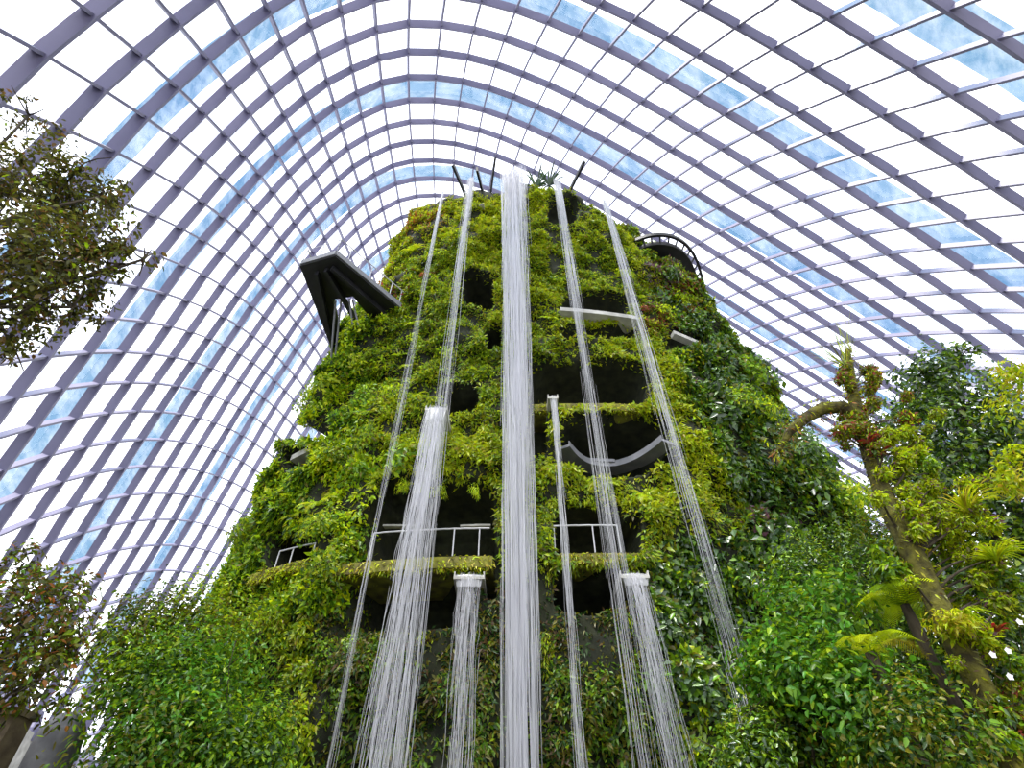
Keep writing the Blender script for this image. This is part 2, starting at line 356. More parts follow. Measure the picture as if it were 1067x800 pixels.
def railing(pts, off, h, posts, label, rails=(1.0,), r=.028):
    P, Nn = along(pts, off); z = np.polyval(np.polyfit(np.arange(len(P)), P[:, 2], 1), np.arange(len(P))); P[:, 2] = z
    t = empty('railing', tuple(P[0])); t.parent = mount; t.location = Vector(P[0])-Vector(mount.location); t['label'] = label
    base = Vector(mount.location)+Vector(t.location)
    def put(nm, mb):
        o = bpy.data.objects.new(nm, mb.mesh(nm)); o.data.materials.append(M['rail']); COL.objects.link(o); o.parent = t; o.location = -base
    for f_ in rails:
        mb = MB(); mb.tube(P+[0, 0, h*f_], r, 6); put('top_rail', mb)
    for k in posts:
        q = P[int(k*(len(P)-1))]; mb = MB(); mb.tube([q, q+[0, 0, h/2], q+[0, 0, h]], r*.8, 6); put('post', mb)
ledge([(345, 603), (390, 597), (430, 595), (475, 593), (514, 592)], .36, .5, 1.9, 'mossy', 'moss-covered lower left ledge')
ledge([(574, 589), (620, 588), (668, 588)], .32, .45, 1.9, 'mossy', 'moss-covered lower right ledge')
ledge([(556, 430), (600, 430), (640, 430), (680, 431)], .36, .35, 2.2, 'mossy', 'long mossy ledge below the upper dark recess')
ledge([(583, 328), (620, 330), (662, 337)], .26, .35, 1.6, 'concrete', 'pale concrete ledge high on the face')
ledge([(308, 480), (330, 469), (360, 459)], .28, .25, .5, 'concrete', 'pale concrete ledge on the left flank')
ledge([(272, 608), (300, 601), (330, 592)], .3, .5, 1.6, 'mossy', 'mossy ledge low on the left flank')
ledge([(700, 349), (728, 361)], .24, .22, .12, 'concrete', 'short pale concrete ledge on the right flank')
ledge([(487, 222), (505, 218)], .09, .4, .2, 'concrete', 'narrow pale ledge near the summit')
ledge([(392, 538), (428, 538)], .07, -.6, .8, 'concrete', 'thin pale shelf inside the recess')
ledge([(477, 538), (510, 537)], .07, -.6, .8, 'concrete', 'thin pale shelf inside the recess')
railing([(388, 588), (430, 585), (475, 584), (510, 583)], .3, .95, (0, .35, .7, .95), 'pale steel railing on the lower left ledge')
railing([(578, 581), (610, 580), (645, 580)], .3, .95, (0, .62, 1), 'pale steel railing on the lower right ledge')
railing([(290, 604), (327, 596)], .3, .9, (0, .4, 1), 'pale steel railing on the left flank')
# curved walkway emerging from the recess
zw = hit(594, 470)[0][2]; wp = np.array([(586, 466), (596, 478), (610, 487), (640, 490), (665, 482), (684, 470), (696, 460)], float)
tw_ = np.linspace(0, 6, 30); P = np.array([atz(a, b, zw) for a, b in zip(np.interp(tw_, range(7), wp[:, 0]), np.interp(tw_, range(7), wp[:, 1]))])
for _ in range(4): P[1:-1] = (P[:-2]+P[1:-1]*2+P[2:])/4
Tn = np.gradient(P, axis=0); Tn /= np.linalg.norm(Tn, axis=1)[:, None]; Nn = np.cross(Tn, [0, 0, 1.0])
mb = MB(); mb.sweep(P, Nn, np.tile([0, 0, 1.0], (len(P), 1)), .6, -.06, .05); o = mb.build('walkway_deck', M['fascia'], mount); o['label'] = 'grey curved walkway edge under the recess'
mb = MB(); mb.sweep(P+Nn*.28, Nn, np.tile([0, 0, 1.0], (len(P), 1)), .04, .05, .2); mb.build('walkway_parapet', M['fascia'], mount)
ledge([(590, 466), (645, 468)], .13, -.7, .9, 'fascia', 'grey inner floor edge in the upper recess')

# ------------------------------------------------------------------ leaves
def leaves(P, Nrm, L, W, col, droop=.3, up=.0, spread=1.0, fold=.18, fine=False):
    "P base points, Nrm facing, one kite-shaped folded leaf each"
    n = len(P); Nrm = Nrm/np.linalg.norm(Nrm, axis=1)[:, None]
    R = rng.normal(size=(n, 3)); D = R-(R*Nrm).sum(1)[:, None]*Nrm*(1-.35*spread); D /= np.linalg.norm(D, axis=1)[:, None]
    D = D+Nrm*.35+np.array([0, 0, up-droop]); D /= np.linalg.norm(D, axis=1)[:, None]
    nn = Nrm+rng.normal(size=(n, 3))*.45*spread+np.array([0, 0, .35]); S = np.cross(D, nn); S /= np.linalg.norm(S, axis=1)[:, None]+1e-9
    U = np.cross(S, D)
    L = np.broadcast_to(L, (n,))[:, None]; W = np.broadcast_to(W, (n,))[:, None]
    if fine:
        a = P+D*L*.3; c_ = P+D*L*.7-np.array([0, 0, 1])*L*.03; z_ = U*W*fold
        V = np.stack([P, a-S*W*.46+z_, c_-S*W*.36+z_, P+D*L-np.array([0, 0, 1])*L*.12, c_+S*W*.36+z_, a+S*W*.46+z_, a, c_], 1).reshape(-1, 3); b = np.arange(n)*8
        F = np.concatenate([np.stack([b+i_, b+j_, b+k_], 1) for i_, j_, k_ in ((0, 1, 6), (0, 6, 5), (1, 2, 7), (1, 7, 6), (6, 7, 4), (6, 4, 5), (2, 3, 7), (7, 3, 4))])
        return V, F, np.repeat(col, 8, axis=0)
    mid = P+D*L*.45
    V = np.stack([P, mid-S*W/2+U*W*fold, P+D*L-np.array([0, 0, 1])*L*.12, mid+S*W/2+U*W*fold], 1).reshape(-1, 3)
    b = np.arange(n)*4
    F = np.concatenate([np.stack([b, b+1, b+2], 1), np.stack([b, b+2, b+3], 1)])
    return V, F, np.repeat(col, 4, axis=0)
def palette(n, pal, jit=.16):
    c = np.array([p[:3] for p in pal]); w = np.array([p[3] for p in pal], float); w /= w.sum()
    k = rng.choice(len(pal), n, p=w); return np.clip(c[k]*(1+rng.normal(size=(n, 1))*jit)*(1+rng.normal(size=(n, 3))*.05), .002, .9)
def merge(parts):
    Vs, Fs, Cs, n = [], [], [], 0
    for V, F, C in parts: Vs.append(V); Fs.append(F+n); Cs.append(C); n += len(V)
    return np.vstack(Vs), np.vstack(Fs), np.vstack(Cs)
YG = (.46, .55, .008); LG = (.28, .43, .010); MG = (.11, .23, .009); DG = (.028, .075, .010); OL = (.15, .15, .010)
BG = (.13, .22, .10); RD = (.26, .06, .035); PU = (.20, .09, .12); BR = (.10, .06, .02); PK = (.42, .16, .22); OR = (.42, .16, .03); YE = (.48, .42, .03)

# small creepers that clothe the face, by zone (nobody could count them)
def zone_of(P, u, v):
    z = np.full(len(P), 1)                                    # 1 bright central face
    nse = vnoise(P, .25)*40
    z[(v+nse*.8 > 590) & (u > 330) & (u < 770)] = 3              # fine creeper at the foot, leaf colours darkened partly in place of shade
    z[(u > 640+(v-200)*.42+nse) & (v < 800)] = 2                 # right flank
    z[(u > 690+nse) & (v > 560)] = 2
    z[(u < 400-(v-250)*.05+nse*.6) & (v < 640)] = 0              # left flank
    return z
nsamp = 1100000
phs = rng.uniform(-1.9, 1.9, nsamp); zs = rng.uniform(1.5, ZTOP, nsamp)
P0 = body(phs, zs); dphi = np.linalg.norm(body(phs+.01, zs)-P0, axis=1)/.01
keep = rng.random(nsamp)*16 < dphi; phs, zs = phs[keep], zs[keep]
# drop what faces away from every viewpoint near the path
P0 = body(phs, zs); n0 = body_n(phs, zs); vd = np.array([0, 0, 1.6])-P0; vd /= np.linalg.norm(vd, axis=1)[:, None]
keep = (n0*vd).sum(1) > -.35; phs, zs = phs[keep], zs[keep]
Pq, nq, cq = surface(phs, zs); u, v = proj(Pq)
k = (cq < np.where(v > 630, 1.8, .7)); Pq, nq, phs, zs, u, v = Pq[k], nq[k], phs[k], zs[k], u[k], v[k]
clump = vnoise(Pq, 1.25)+.6*vnoise(Pq, 2.9)                       # -0.8 .. 0.8
k = rng.random(len(Pq)) < np.clip(.62+clump*1.6, np.where((v > 585) & (u > 300), .45, .05), 1); Pq, nq, u, v, clump = Pq[k], nq[k], u[k], v[k], clump[k]
zn = zone_of(Pq, u, v)
hue = vnoise(Pq, .22)+.5*vnoise(Pq, .55)+.4*vnoise(Pq, 1.6)
ZN = {0: ('creeper_foliage', 'yellow-green creepers and small ferns clothing the left flank of the mountain', .25, .105),
      1: ('creeper_foliage', 'bright yellow-green moss and ferns between the falls on the mountain face', .21, .075),
      2: ('creeper_foliage', 'dark broad-leaved undergrowth clothing the right flank of the mountain', .27, .13),
      3: ('creeper_foliage', 'fine creeper wall at the foot of the mountain, its leaf colours partly darkened for shade', .17, .065)}
print('carpet leaves', len(Pq))
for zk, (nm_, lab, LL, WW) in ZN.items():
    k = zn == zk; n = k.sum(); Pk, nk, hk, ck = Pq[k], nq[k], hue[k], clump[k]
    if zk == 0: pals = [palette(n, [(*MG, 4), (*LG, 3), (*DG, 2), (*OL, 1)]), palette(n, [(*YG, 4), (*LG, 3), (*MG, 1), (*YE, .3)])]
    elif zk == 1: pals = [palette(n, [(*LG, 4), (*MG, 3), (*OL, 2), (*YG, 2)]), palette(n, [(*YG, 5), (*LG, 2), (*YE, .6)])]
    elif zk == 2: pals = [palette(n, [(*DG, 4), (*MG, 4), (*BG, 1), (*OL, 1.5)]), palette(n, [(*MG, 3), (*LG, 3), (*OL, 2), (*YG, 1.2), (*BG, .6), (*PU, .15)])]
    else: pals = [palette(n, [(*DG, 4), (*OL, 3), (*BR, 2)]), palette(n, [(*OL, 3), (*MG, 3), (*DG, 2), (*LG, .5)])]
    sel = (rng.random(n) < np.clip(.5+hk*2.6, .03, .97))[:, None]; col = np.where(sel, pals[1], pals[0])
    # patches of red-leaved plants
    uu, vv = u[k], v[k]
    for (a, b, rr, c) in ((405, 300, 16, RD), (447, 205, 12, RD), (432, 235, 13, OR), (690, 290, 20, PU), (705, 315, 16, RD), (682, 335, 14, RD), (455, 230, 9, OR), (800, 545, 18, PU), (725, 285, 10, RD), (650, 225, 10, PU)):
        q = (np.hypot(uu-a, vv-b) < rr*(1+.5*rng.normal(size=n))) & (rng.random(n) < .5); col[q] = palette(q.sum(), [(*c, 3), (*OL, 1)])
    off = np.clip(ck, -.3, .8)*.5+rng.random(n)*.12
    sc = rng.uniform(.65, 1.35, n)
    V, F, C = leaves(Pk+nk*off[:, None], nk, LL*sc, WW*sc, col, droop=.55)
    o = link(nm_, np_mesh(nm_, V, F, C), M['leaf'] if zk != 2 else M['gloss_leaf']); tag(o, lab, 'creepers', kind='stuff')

for P_, N_, th in FRINGE:
    n = 700*len(P_)//8; k = rng.integers(0, len(P_)-1, n); t_ = rng.random((n, 1)); Pp = P_[k]*(1-t_)+P_[k+1]*t_; Nf = N_[k]
    Pp = Pp-Nf*rng.random((n, 1))*.25+np.array([0, 0, 1])*(rng.uniform(-.5, .62, (n, 1))*th)
    V, F, C = leaves(Pp, Nf+[0, 0, .4], rng.uniform(.08, .24, n), .05, palette(n, [(*YE, 2), (*YG, 3), (*OL, 3), (*LG, 1)]), droop=1.1)
    o = link('ledge_moss', np_mesh('ledge_moss', V, F, C), M['leaf'], mount); o['kind'] = 'stuff'

# ------------------------------------------------------------------ shrubs (each a thing)
def ball(n, rx, rz, L, W, pal, droop=.2, clumps=9, tight=1.0):
    c = rng.normal(size=(clumps, 3)); c /= np.linalg.norm(c, axis=1)[:, None]; c[:, 2] = np.abs(c[:, 2])-.15; c *= rng.uniform(.45, .8, (clumps, 1))*tight
    k = rng.integers(0, clumps, n); d = rng.normal(size=(n, 3)); d /= np.linalg.norm(d, axis=1)[:, None]
    Pp = c[k]+d*rng.uniform(.15, .42, (n, 1)); Nn = d*.7+c[k]
    Pp = Pp*[rx, rx, rz]
    return leaves(Pp, Nn, L*rng.uniform(.7, 1.3, n), W*rng.uniform(.7, 1.3, n), palette(n, pal), droop=droop)
def frond(base, az, length, arch, n=22, pw=.22, pal=((*LG, 3), (*YG, 2)), lift=1.0):
    t = np.linspace(0, 1, n); d = np.array([math.cos(az), math.sin(az), 0]); s = np.array([-math.sin(az), math.cos(az), 0])
    C = base+d*(t*length*.9)[:, None]+np.array([0, 0, 1])*((t*lift-arch*t*t)*length)[:, None]
    T = np.gradient(C, axis=0); T /= np.linalg.norm(T, axis=1)[:, None]
    Vs, Fs, Cs = [], [], []; q = 0; col = palette(1, pal)[0]
    for k in range(1, n):
        w = length*pw*math.sin(PI*min(1, .12+t[k]*.88))**.7
        for sg in (-1, 1):
            a = C[k]; dr = s*sg*.9+T[k]*.45-np.array([0, 0, .25]); dr /= np.linalg.norm(dr); e = a+dr*w; h = length/n*.24
            Vs += [a-T[k]*h, a+dr*w*.5-T[k]*h, e, a+dr*w*.5+T[k]*h, a+T[k]*h]; Fs += [(q, q+1, q+3, q+4)]; Fs += [(q+1, q+2, q+2, q+3)]; q += 5; Cs += [col]*5
    V = np.array(Vs); F3 = []
    for f_ in Fs:
        if f_[1]+1 == f_[2] and f_[2] == f_[2] and len(set(f_)) == 3: F3.append((f_[0], f_[1], f_[3]))
        else: F3 += [(f_[0], f_[1], f_[2]), (f_[0], f_[2], f_[3])]
    # midrib
    r_ = length*.008; Vr = np.vstack([C-s*r_, C+s*r_]); Fr = []
    for k in range(n-1): Fr += [(k, k+1, n+k+1), (k, n+k+1, n+k)]
    return merge([(V, np.array(F3), np.array(Cs)), (Vr, np.array(Fr), np.tile(col*.7, (len(Vr), 1)))])
def fern(n, length, pal=((*LG, 3), (*YG, 2)), arch=.85, lift=1.0):
    return merge([frond(np.zeros(3), 2*PI*k/n+rng.uniform(-.2, .2), length*rng.uniform(.75, 1.1), arch*rng.uniform(.85, 1.15), pal=pal, lift=lift) for k in range(n)])
def strap(n, L, W, pal, lift=1.0):      # rosette of strap leaves
    parts = []
    for k in range(n):
        az = rng.uniform(0, 2*PI); t = np.linspace(0, 1, 6); l = L*rng.uniform(.6, 1.1); d = np.array([math.cos(az), math.sin(az), 0]); s = np.array([-math.sin(az), math.cos(az), 0])
        C = d*(t*l*.75)[:, None]+np.array([0, 0, 1])*((t*lift-.7*t*t)*l)[:, None]; w = (W*np.sin(PI*(.12+.88*t))**.6)[:, None]; w[-1] = .002
        V = np.vstack([C-s*w/2, C+s*w/2]); F = []
        for q in range(5): F += [(q, q+1, 7+q), (q, 7+q, 6+q)]
        parts.append((V, np.array(F), np.tile(palette(1, pal)[0], (12, 1))))
    return merge(parts)
def proto(name, data): V, F, C = data; return np_mesh(name, V, F, C)
SHR = {
 'bright': [proto('leafy_shrub', ball(240, .75, .7, .20, .09, [(*YG, 4), (*LG, 3), (*MG, 1)], .35)) for _ in range(3)],
 'mid': [proto('leafy_shrub', ball(260, .8, .75, .19, .10, [(*MG, 4), (*LG, 2), (*OL, 1)], .3)) for _ in range(3)],
 'dark': [proto('broad_leaved_shrub', ball(210, .85, .8, .26, .14, [(*DG, 4), (*MG, 3), (*BG, 1.5)], .2)) for _ in range(3)],
 'grey': [proto('grey_leaved_shrub', ball(230, .7, .6, .2, .09, [(*BG, 3), (*MG, 2), (.3, .33, .26, 1)], .1)) for _ in range(2)],
 'fern': [proto('fern', fern(14, 1.0)) for _ in range(3)],
 'red': [proto('red_leaved_shrub', ball(200, .6, .55, .19, .08, [(*RD, 3), (*OR, 1), (*OL, 2)], .2)) for _ in range(2)],
 'purple': [proto('purple_leaved_shrub', ball(200, .7, .6, .2, .1, [(*PU, 3), (*DG, 2), (*BG, 1)], .2)) for _ in range(2)],
 'hang': [proto('trailing_fern', ball(230, .55, 1.0, .26, .05, [(*YG, 4), (*LG, 3)], 1.6)) for _ in range(3)],
}
SHR['bigdark'] = [proto('rounded_dark_shrub', ball(900, .85, .75, .13, .065, [(*DG, 4), (*MG, 3), (*BG, 1), (*LG, .5)], .3, 14)) for _ in range(2)]
SHR['bigmid'] = [proto('rounded_green_shrub', ball(900, .85, .75, .12, .055, [(*MG, 3), (*LG, 3), (*YG, 2), (*OL, 1)], .4, 14)) for _ in range(2)]
LAB = {
 'bigdark': ('rounded_shrub', 'big rounded dark green shrub bulging from the mountain flank', 'shrub', 'big dark shrubs on the mountain'),
 'bigmid': ('rounded_shrub', 'big rounded fresh green shrub bulging from the mountain flank', 'shrub', 'big fresh green shrubs on the mountain'),
 'bright': ('leafy_shrub', 'yellow-green leafy shrub growing out of the mountain face', 'shrub', 'yellow-green shrubs on the mountain'),
 'mid': ('leafy_shrub', 'mid-green leafy shrub growing out of the mountain flank', 'shrub', 'mid-green shrubs on the mountain'),
 'dark': ('broad_leaved_shrub', 'dark green broad-leaved shrub on the mountain flank', 'shrub', 'dark shrubs on the mountain'),
 'grey': ('grey_leaved_shrub', 'grey-green shrub with pale leaves on the right mountain flank', 'shrub', 'grey-green shrubs on the mountain'),
 'fern': ('fern', 'arching light green fern rooted on the mountain', 'fern', 'ferns on the mountain'),
 'red': ('red_leaved_shrub', 'red-leaved shrub growing among the green on the mountain', 'shrub', 'red-leaved shrubs on the mountain'),
 'purple': ('purple_leaved_shrub', 'purple-leaved shrub growing on the right of the mountain', 'shrub', 'purple-leaved shrubs on the mountain'),
 'hang': ('trailing_fern', 'bright green plant trailing down the mountain face between the falls', 'trailing fern', 'trailing plants on the mountain face'),
}
placed = []
def plant(kind, u, v, s, sink=.1):
    p, n = hit(u, v)
    if p is None: return
    if any((p-q) @ (p-q) < (.55*(s+t))**2*.55 for q, t in placed): return
    placed.append((p, s))
    ms = SHR[kind]; nm_, lab, cat, grp = LAB[kind]
    o = bpy.data.objects.new(nm_, ms[len(placed) % len(ms)]); COL.objects.link(o)
    if not o.data.materials: o.data.materials.append(M['gloss_leaf'] if kind in ('dark', 'grey', 'purple', 'bigdark') else M['leaf'])
    q = p+n*(relief(p[None])[0]-sink*s); o.location = q
    ax = Vector(n).lerp(Vector((0, 0, 1)), .45).normalized(); e = ax.to_track_quat('Z', 'Y') @ Matrix.Rotation(random.uniform(0, 6.28), 3, 'Z').to_quaternion()
    if kind == 'hang': e = Matrix.Rotation(random.uniform(0, 6.28), 3, 'Z').to_quaternion()
    o.rotation_mode = 'QUATERNION'; o.rotation_quaternion = e; o.scale = (s, s, s*random.uniform(.85, 1.15))
    tag(o, lab, cat, grp)
def inhole(u, v, g=2): return any(a-g < u < b+g and c-g < v < d+g for a, b, c, d, _ in HOLES)
def scatter(kind, n, u0, u1, v0, v1, s0, s1, test=None):
    for _ in range(n):
        a, b = random.uniform(u0, u1), random.uniform(v0, v1)
        if inhole(a, b, 8) or 514 < a < 558 or (test and not test(a, b)): continue
        plant(kind, a, b, random.uniform(s0, s1))
for (a, b, c, d, _) in HOLES[:16]:                      # plants trailing over recess rims
    for x in np.arange(a+3, b, 17):
        if random.random() < .45: plant('hang', x, c-3, random.uniform(.4, .65))
rt0 = lambda a, b: a > 680+(b-210)*.36
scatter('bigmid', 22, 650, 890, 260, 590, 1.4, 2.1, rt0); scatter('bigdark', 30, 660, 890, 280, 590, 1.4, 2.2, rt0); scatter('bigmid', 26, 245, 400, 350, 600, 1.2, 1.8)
scatter('bright', 90, 400, 640, 195, 500, .5, .95)
scatter('fern', 60, 400, 680, 195, 560, .6, .95)
scatter('bright', 60, 250, 400, 300, 600, .8, 1.4)
scatter('mid', 70, 230, 430, 370, 600, .9, 1.5)
scatter('fern', 35, 240, 420, 380, 590, .8, 1.2)
rt = lambda a, b: a > 655+(b-210)*.36
scatter('bright', 40, 600, 760, 200, 400, .7, 1.2)
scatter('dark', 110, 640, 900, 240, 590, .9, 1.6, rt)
scatter('mid', 80, 640, 900, 240, 590, .8, 1.5, rt)
scatter('grey', 45, 700, 900, 340, 600, .7, 1.1, rt)
scatter('purple', 9, 760, 860, 520, 570, .7, 1.0); scatter('purple', 6, 670, 720, 270, 330, .6, .9)
scatter('red', 8, 670, 740, 260, 350, .5, .9); scatter('red', 10, 395, 460, 195, 310, .5, .8)
scatter('dark', 40, 690, 800, 560, 750, .7, 1.1); scatter('mid', 14, 330, 400, 600, 740, .5, .8); scatter('hang', 16, 478, 516, 420, 740, .4, .6); scatter('hang', 12, 556, 574, 420, 740, .4, .6)
scatter('hang', 10, 640, 680, 500, 700, .45, .7); scatter('hang', 18, 400, 476, 606, 680, .45, .75); scatter('bright', 10, 290, 380, 600, 720, .5, .8)
print('shrubs', len(placed))

# ------------------------------------------------------------------ steel lookout on the left
t = empty('lookout_platform', (-8.5, 17, 23.6)); tag(t, 'dark steel V-shaped lookout platform jutting from the left flank', 'lookout platform')
A_ = [(-10.15, 14.5), (-8.35, 13.95), (-5.0, 18.0), (-6.6, 19.3), (-8.0, 16.3), (-9.06, 16.5), (-9.3, 19.3), (-9.9, 20.4)]
zt, zb = 23.95, 23.6
def slab(mb, q4, z0, z1): mb.hexa([(x, y, z0) for x, y in q4]+[(x, y, z1) for x, y in q4])
mb = MB(); slab(mb, [A_[0], A_[1], A_[4], A_[5]], zb, zt); slab(mb, [A_[1], A_[2], A_[3], A_[4]], zb, zt); slab(mb, [A_[0], A_[5], A_[6], A_[7]], zb, zt)
mb.build('deck', M['dark'], t)
mb = MB()
for a, b in ((7, 0), (0, 1), (1, 2)):
    P = np.array([(*A_[a], zt-.35), (*A_[b], zt-.35)]); d_ = P[1]-P[0]; S = np.cross(d_/np.linalg.norm(d_), [0, 0, 1]); mb.sweep(P, np.tile(S, (2, 1)), np.tile([0, 0, 1.0], (2, 1)), .12, .1, .42)
mb.build('fascia', M['fascia'], t)
for a, b in (((-8.9, 14.6), (-7.9, 18.5)), ((-9.4, 14.8), (-9.75, 19.5)), ((-8.6, 14.5), (-5.8, 18.3))):
    mb = MB(); mb.sweep([(*a, zb-.3), (*b, zb-.3)], np.tile(np.cross(np.array([b[0]-a[0], b[1]-a[1], 0])/np.hypot(b[0]-a[0], b[1]-a[1]), [0, 0, 1]), (2, 1)), np.tile([0, 0, 1.0], (2, 1)), .16, 0, .3); mb.build('beam', M['dark'], t)
for x0, y0, x1, y1 in ((-8.6, 16.4, -9.3, 20.3), (-8.9, 16.5, -9.5, 20.4), (-8.2, 16.4, -7.6, 19.3), (-8.05, 16.5, -7.0, 19.0)):
    mb = MB(); mb.tube([(x0, y0, zb-.05), (x1, y1, zb-3.2)], .05, 6); mb.build('stay_rod', M['fascia'], t)
for k in range(9):
    f_ = k/8; q = np.array([A_[1][0]*(1-f_)+A_[2][0]*f_, A_[1][1]*(1-f_)+A_[2][1]*f_, zt]); mb = MB(); mb.tube([q, q+[0, 0, .55], q+[0, 0, 1.1]], .025, 6); mb.build('post', M['rail'], t)
for k in range(3):
    f_ = k/2; q = np.array([A_[0][0]*(1-f_)+A_[1][0]*f_, A_[0][1]*(1-f_)+A_[1][1]*f_, zt]); mb = MB(); mb.tube([q, q+[0, 0, .55], q+[0, 0, 1.1]], .025, 6); mb.build('post', M['rail'], t)
mb = MB(); mb.tube([(*A_[7], zt+1.1), (*A_[0], zt+1.1), (*A_[1], zt+1.1), (*A_[2], zt+1.1)], .03, 6); mb.build('top_rail', M['rail'], t)

# curved walkway high on the right
t = empty('curved_skywalk', (10, 19, 31)); tag(t, 'dark curved skywalk with open railing rounding the upper right of the mountain', 'walkway')
pts = [(655, 262), (668, 256), (682, 252), (698, 253), (711, 260), (720, 272), (725, 286), (729, 302)]
Q = np.array([atz(a, b, 31.6) for a, b in pts]); s_ = np.linspace(0, 1, len(Q)); tt = np.linspace(0, 1, 40); Q = np.stack([np.interp(tt, s_, Q[:, k]) for k in range(3)], 1)
for _ in range(6): Q[1:-1] = (Q[:-2]+Q[1:-1]*2+Q[2:])/4
T = np.gradient(Q, axis=0); T /= np.linalg.norm(T, axis=1)[:, None]; S = np.cross(T, [0, 0, 1.0]); up = np.tile([0, 0, 1.0], (len(Q), 1))
if (S[20] @ (Q[20]-np.array([CX, 24, 31.6]))) < 0: S = -S
mb = MB(); mb.sweep(Q-S*.75, S, up, 1.5, -.3, -.05); mb.build('deck', M['dark'], t)
mb = MB(); mb.sweep(Q+S*.35, S, up, .16, .15, .42); mb.build('outer_rail', M['dark'], t)
mb = MB(); mb.sweep(Q+S*.0, S, up, .1, -.35, .0); mb.build('edge_beam', M['dark'], t)
for k in range(1, 39, 3):
    mb = MB(); mb.tube([Q[k]-S[k]*.05+[0, 0, -.2], Q[k]+S[k]*.2+[0, 0, .1], Q[k]+S[k]*.35+[0, 0, .3]], .06, 6); mb.build('bracket', M['dark'], t)

# ------------------------------------------------------------------ waterfalls
def fall(u0, v0, Y0, width0, width1, n, label, fade=1.2, out_=.35, zend=0.0, drift=0.0, dens=1.0, seg=(3, 9), rad=(.004, .009), sheet=0, wav=.03, depth=.4, flare=0, curve=1.0):
    p = at(u0, v0, Y0); H = p[2]-zend
    t = empty('waterfall', (p[0], p[1], zend)); tag(t, label, 'waterfall')
    def centre(f): # f = drop fraction 0..1
        h = f*H
        x = p[0]+drift*f**curve; y = p[1]-out_*np.sqrt(np.clip(h/6, 0, None)); return np.stack([x+0*h, y, p[2]-h], -1)
    mb = MB()
    for _ in range(n):
        L = rng.uniform(*seg); h0 = H*rng.random()**fade-L*.5; h1 = min(H, h0+L); h0 = max(0, h0)
        if h1-h0 < .3: continue
        m_ = max(4, int((h1-h0)/.8)); f = np.linspace(h0, h1, m_)/H
        a = rng.normal(); b = rng.normal()
        while abs(a) > 2.1: a = rng.normal()
        b = max(-2, min(2, b))
        wd = (width0+(width1-width0)*f**.8)/2
        C = centre(f); C[:, 0] += a*wd*.47+np.cumsum(rng.normal(size=m_))*wav*wd.mean(); C[:, 1] += b*wd*.5*depth
        r_ = rng.uniform(*rad)*np.sin(PI*np.linspace(.06, .94, m_))**.5*(1+f*.2)
        mb.tube(C, r_*(1.25-.5*f), 4)
    o = mb.build('water_streaks', M['water'], t, smooth=True); o['kind'] = 'stuff'
    if sheet:
        m_ = 24; f = np.linspace(0, sheet, m_); C = centre(f); wd = (width0*(1-f/sheet*.2)+.06)/2
        x = np.linspace(-1, 1, 15); V = []
        for dy in (0, .05):
            for k in range(m_):
                for q in x: V.append(C[k]+[q*wd[k], dy+.012*math.sin(q*17)+.06*q*q, 0])
        V = np.array(V); F = []; r0 = m_*15
        for k in range(m_-1):
            for q in range(14):
                a_ = k*15+q; F += [(a_, a_+1, a_+16, a_+15), (r0+a_, r0+a_+15, r0+a_+16, r0+a_+1)]
        mb = MB(); mb.add(V, F); mb.build('water_sheet', M['water'], t, smooth=True)
    return p
fall(535, 176, 15.35, 1.75, .9, 1650, 'broad white central waterfall dropping the full height of the mountain', fade=1.45, out_=.12, drift=.15, rad=(.006, .012))
fall(491, 185, 15.35, .5, .7, 280, 'tall thin waterfall second from the left at the summit', fade=2.3, out_=.15)
fall(462, 198, 15.35, .2, .4, 115, 'thinnest tall waterfall, leftmost at the summit', fade=3.0, out_=.12)
fall(580, 186, 15.35, .45, .8, 300, 'tall waterfall from the summit just right of the central one', fade=2.0, out_=.2, drift=.25)
fall(629, 207, 15.35, .34, .9, 260, 'tall slanting waterfall from the summit, rightmost of all', fade=2.1, out_=.2, drift=.3)
fall(455, 424, 15.2, .74, 1.45, 520, 'wide netted waterfall spilling from a spout left of centre', out_=.55, sheet=.05, wav=.07, seg=(1.5, 5), rad=(.005, .010), drift=-.1)
fall(576, 412, 15.2, .26, .34, 140, 'narrow ropey waterfall starting midway, right of the central one', out_=.28, wav=.12, seg=(1.2, 4))
fall(489, 598, 15.2, .78, .85, 230, 'short netted waterfall from the lower left ledge', out_=.35, sheet=.045, wav=.09, seg=(1, 3), rad=(.004, .008))
fall(661, 597, 15.2, .72, .95, 230, 'short waterfall spilling from the right end of the lower ledge', out_=.5, sheet=.045, wav=.09, seg=(1, 3), drift=.25, rad=(.004, .008))
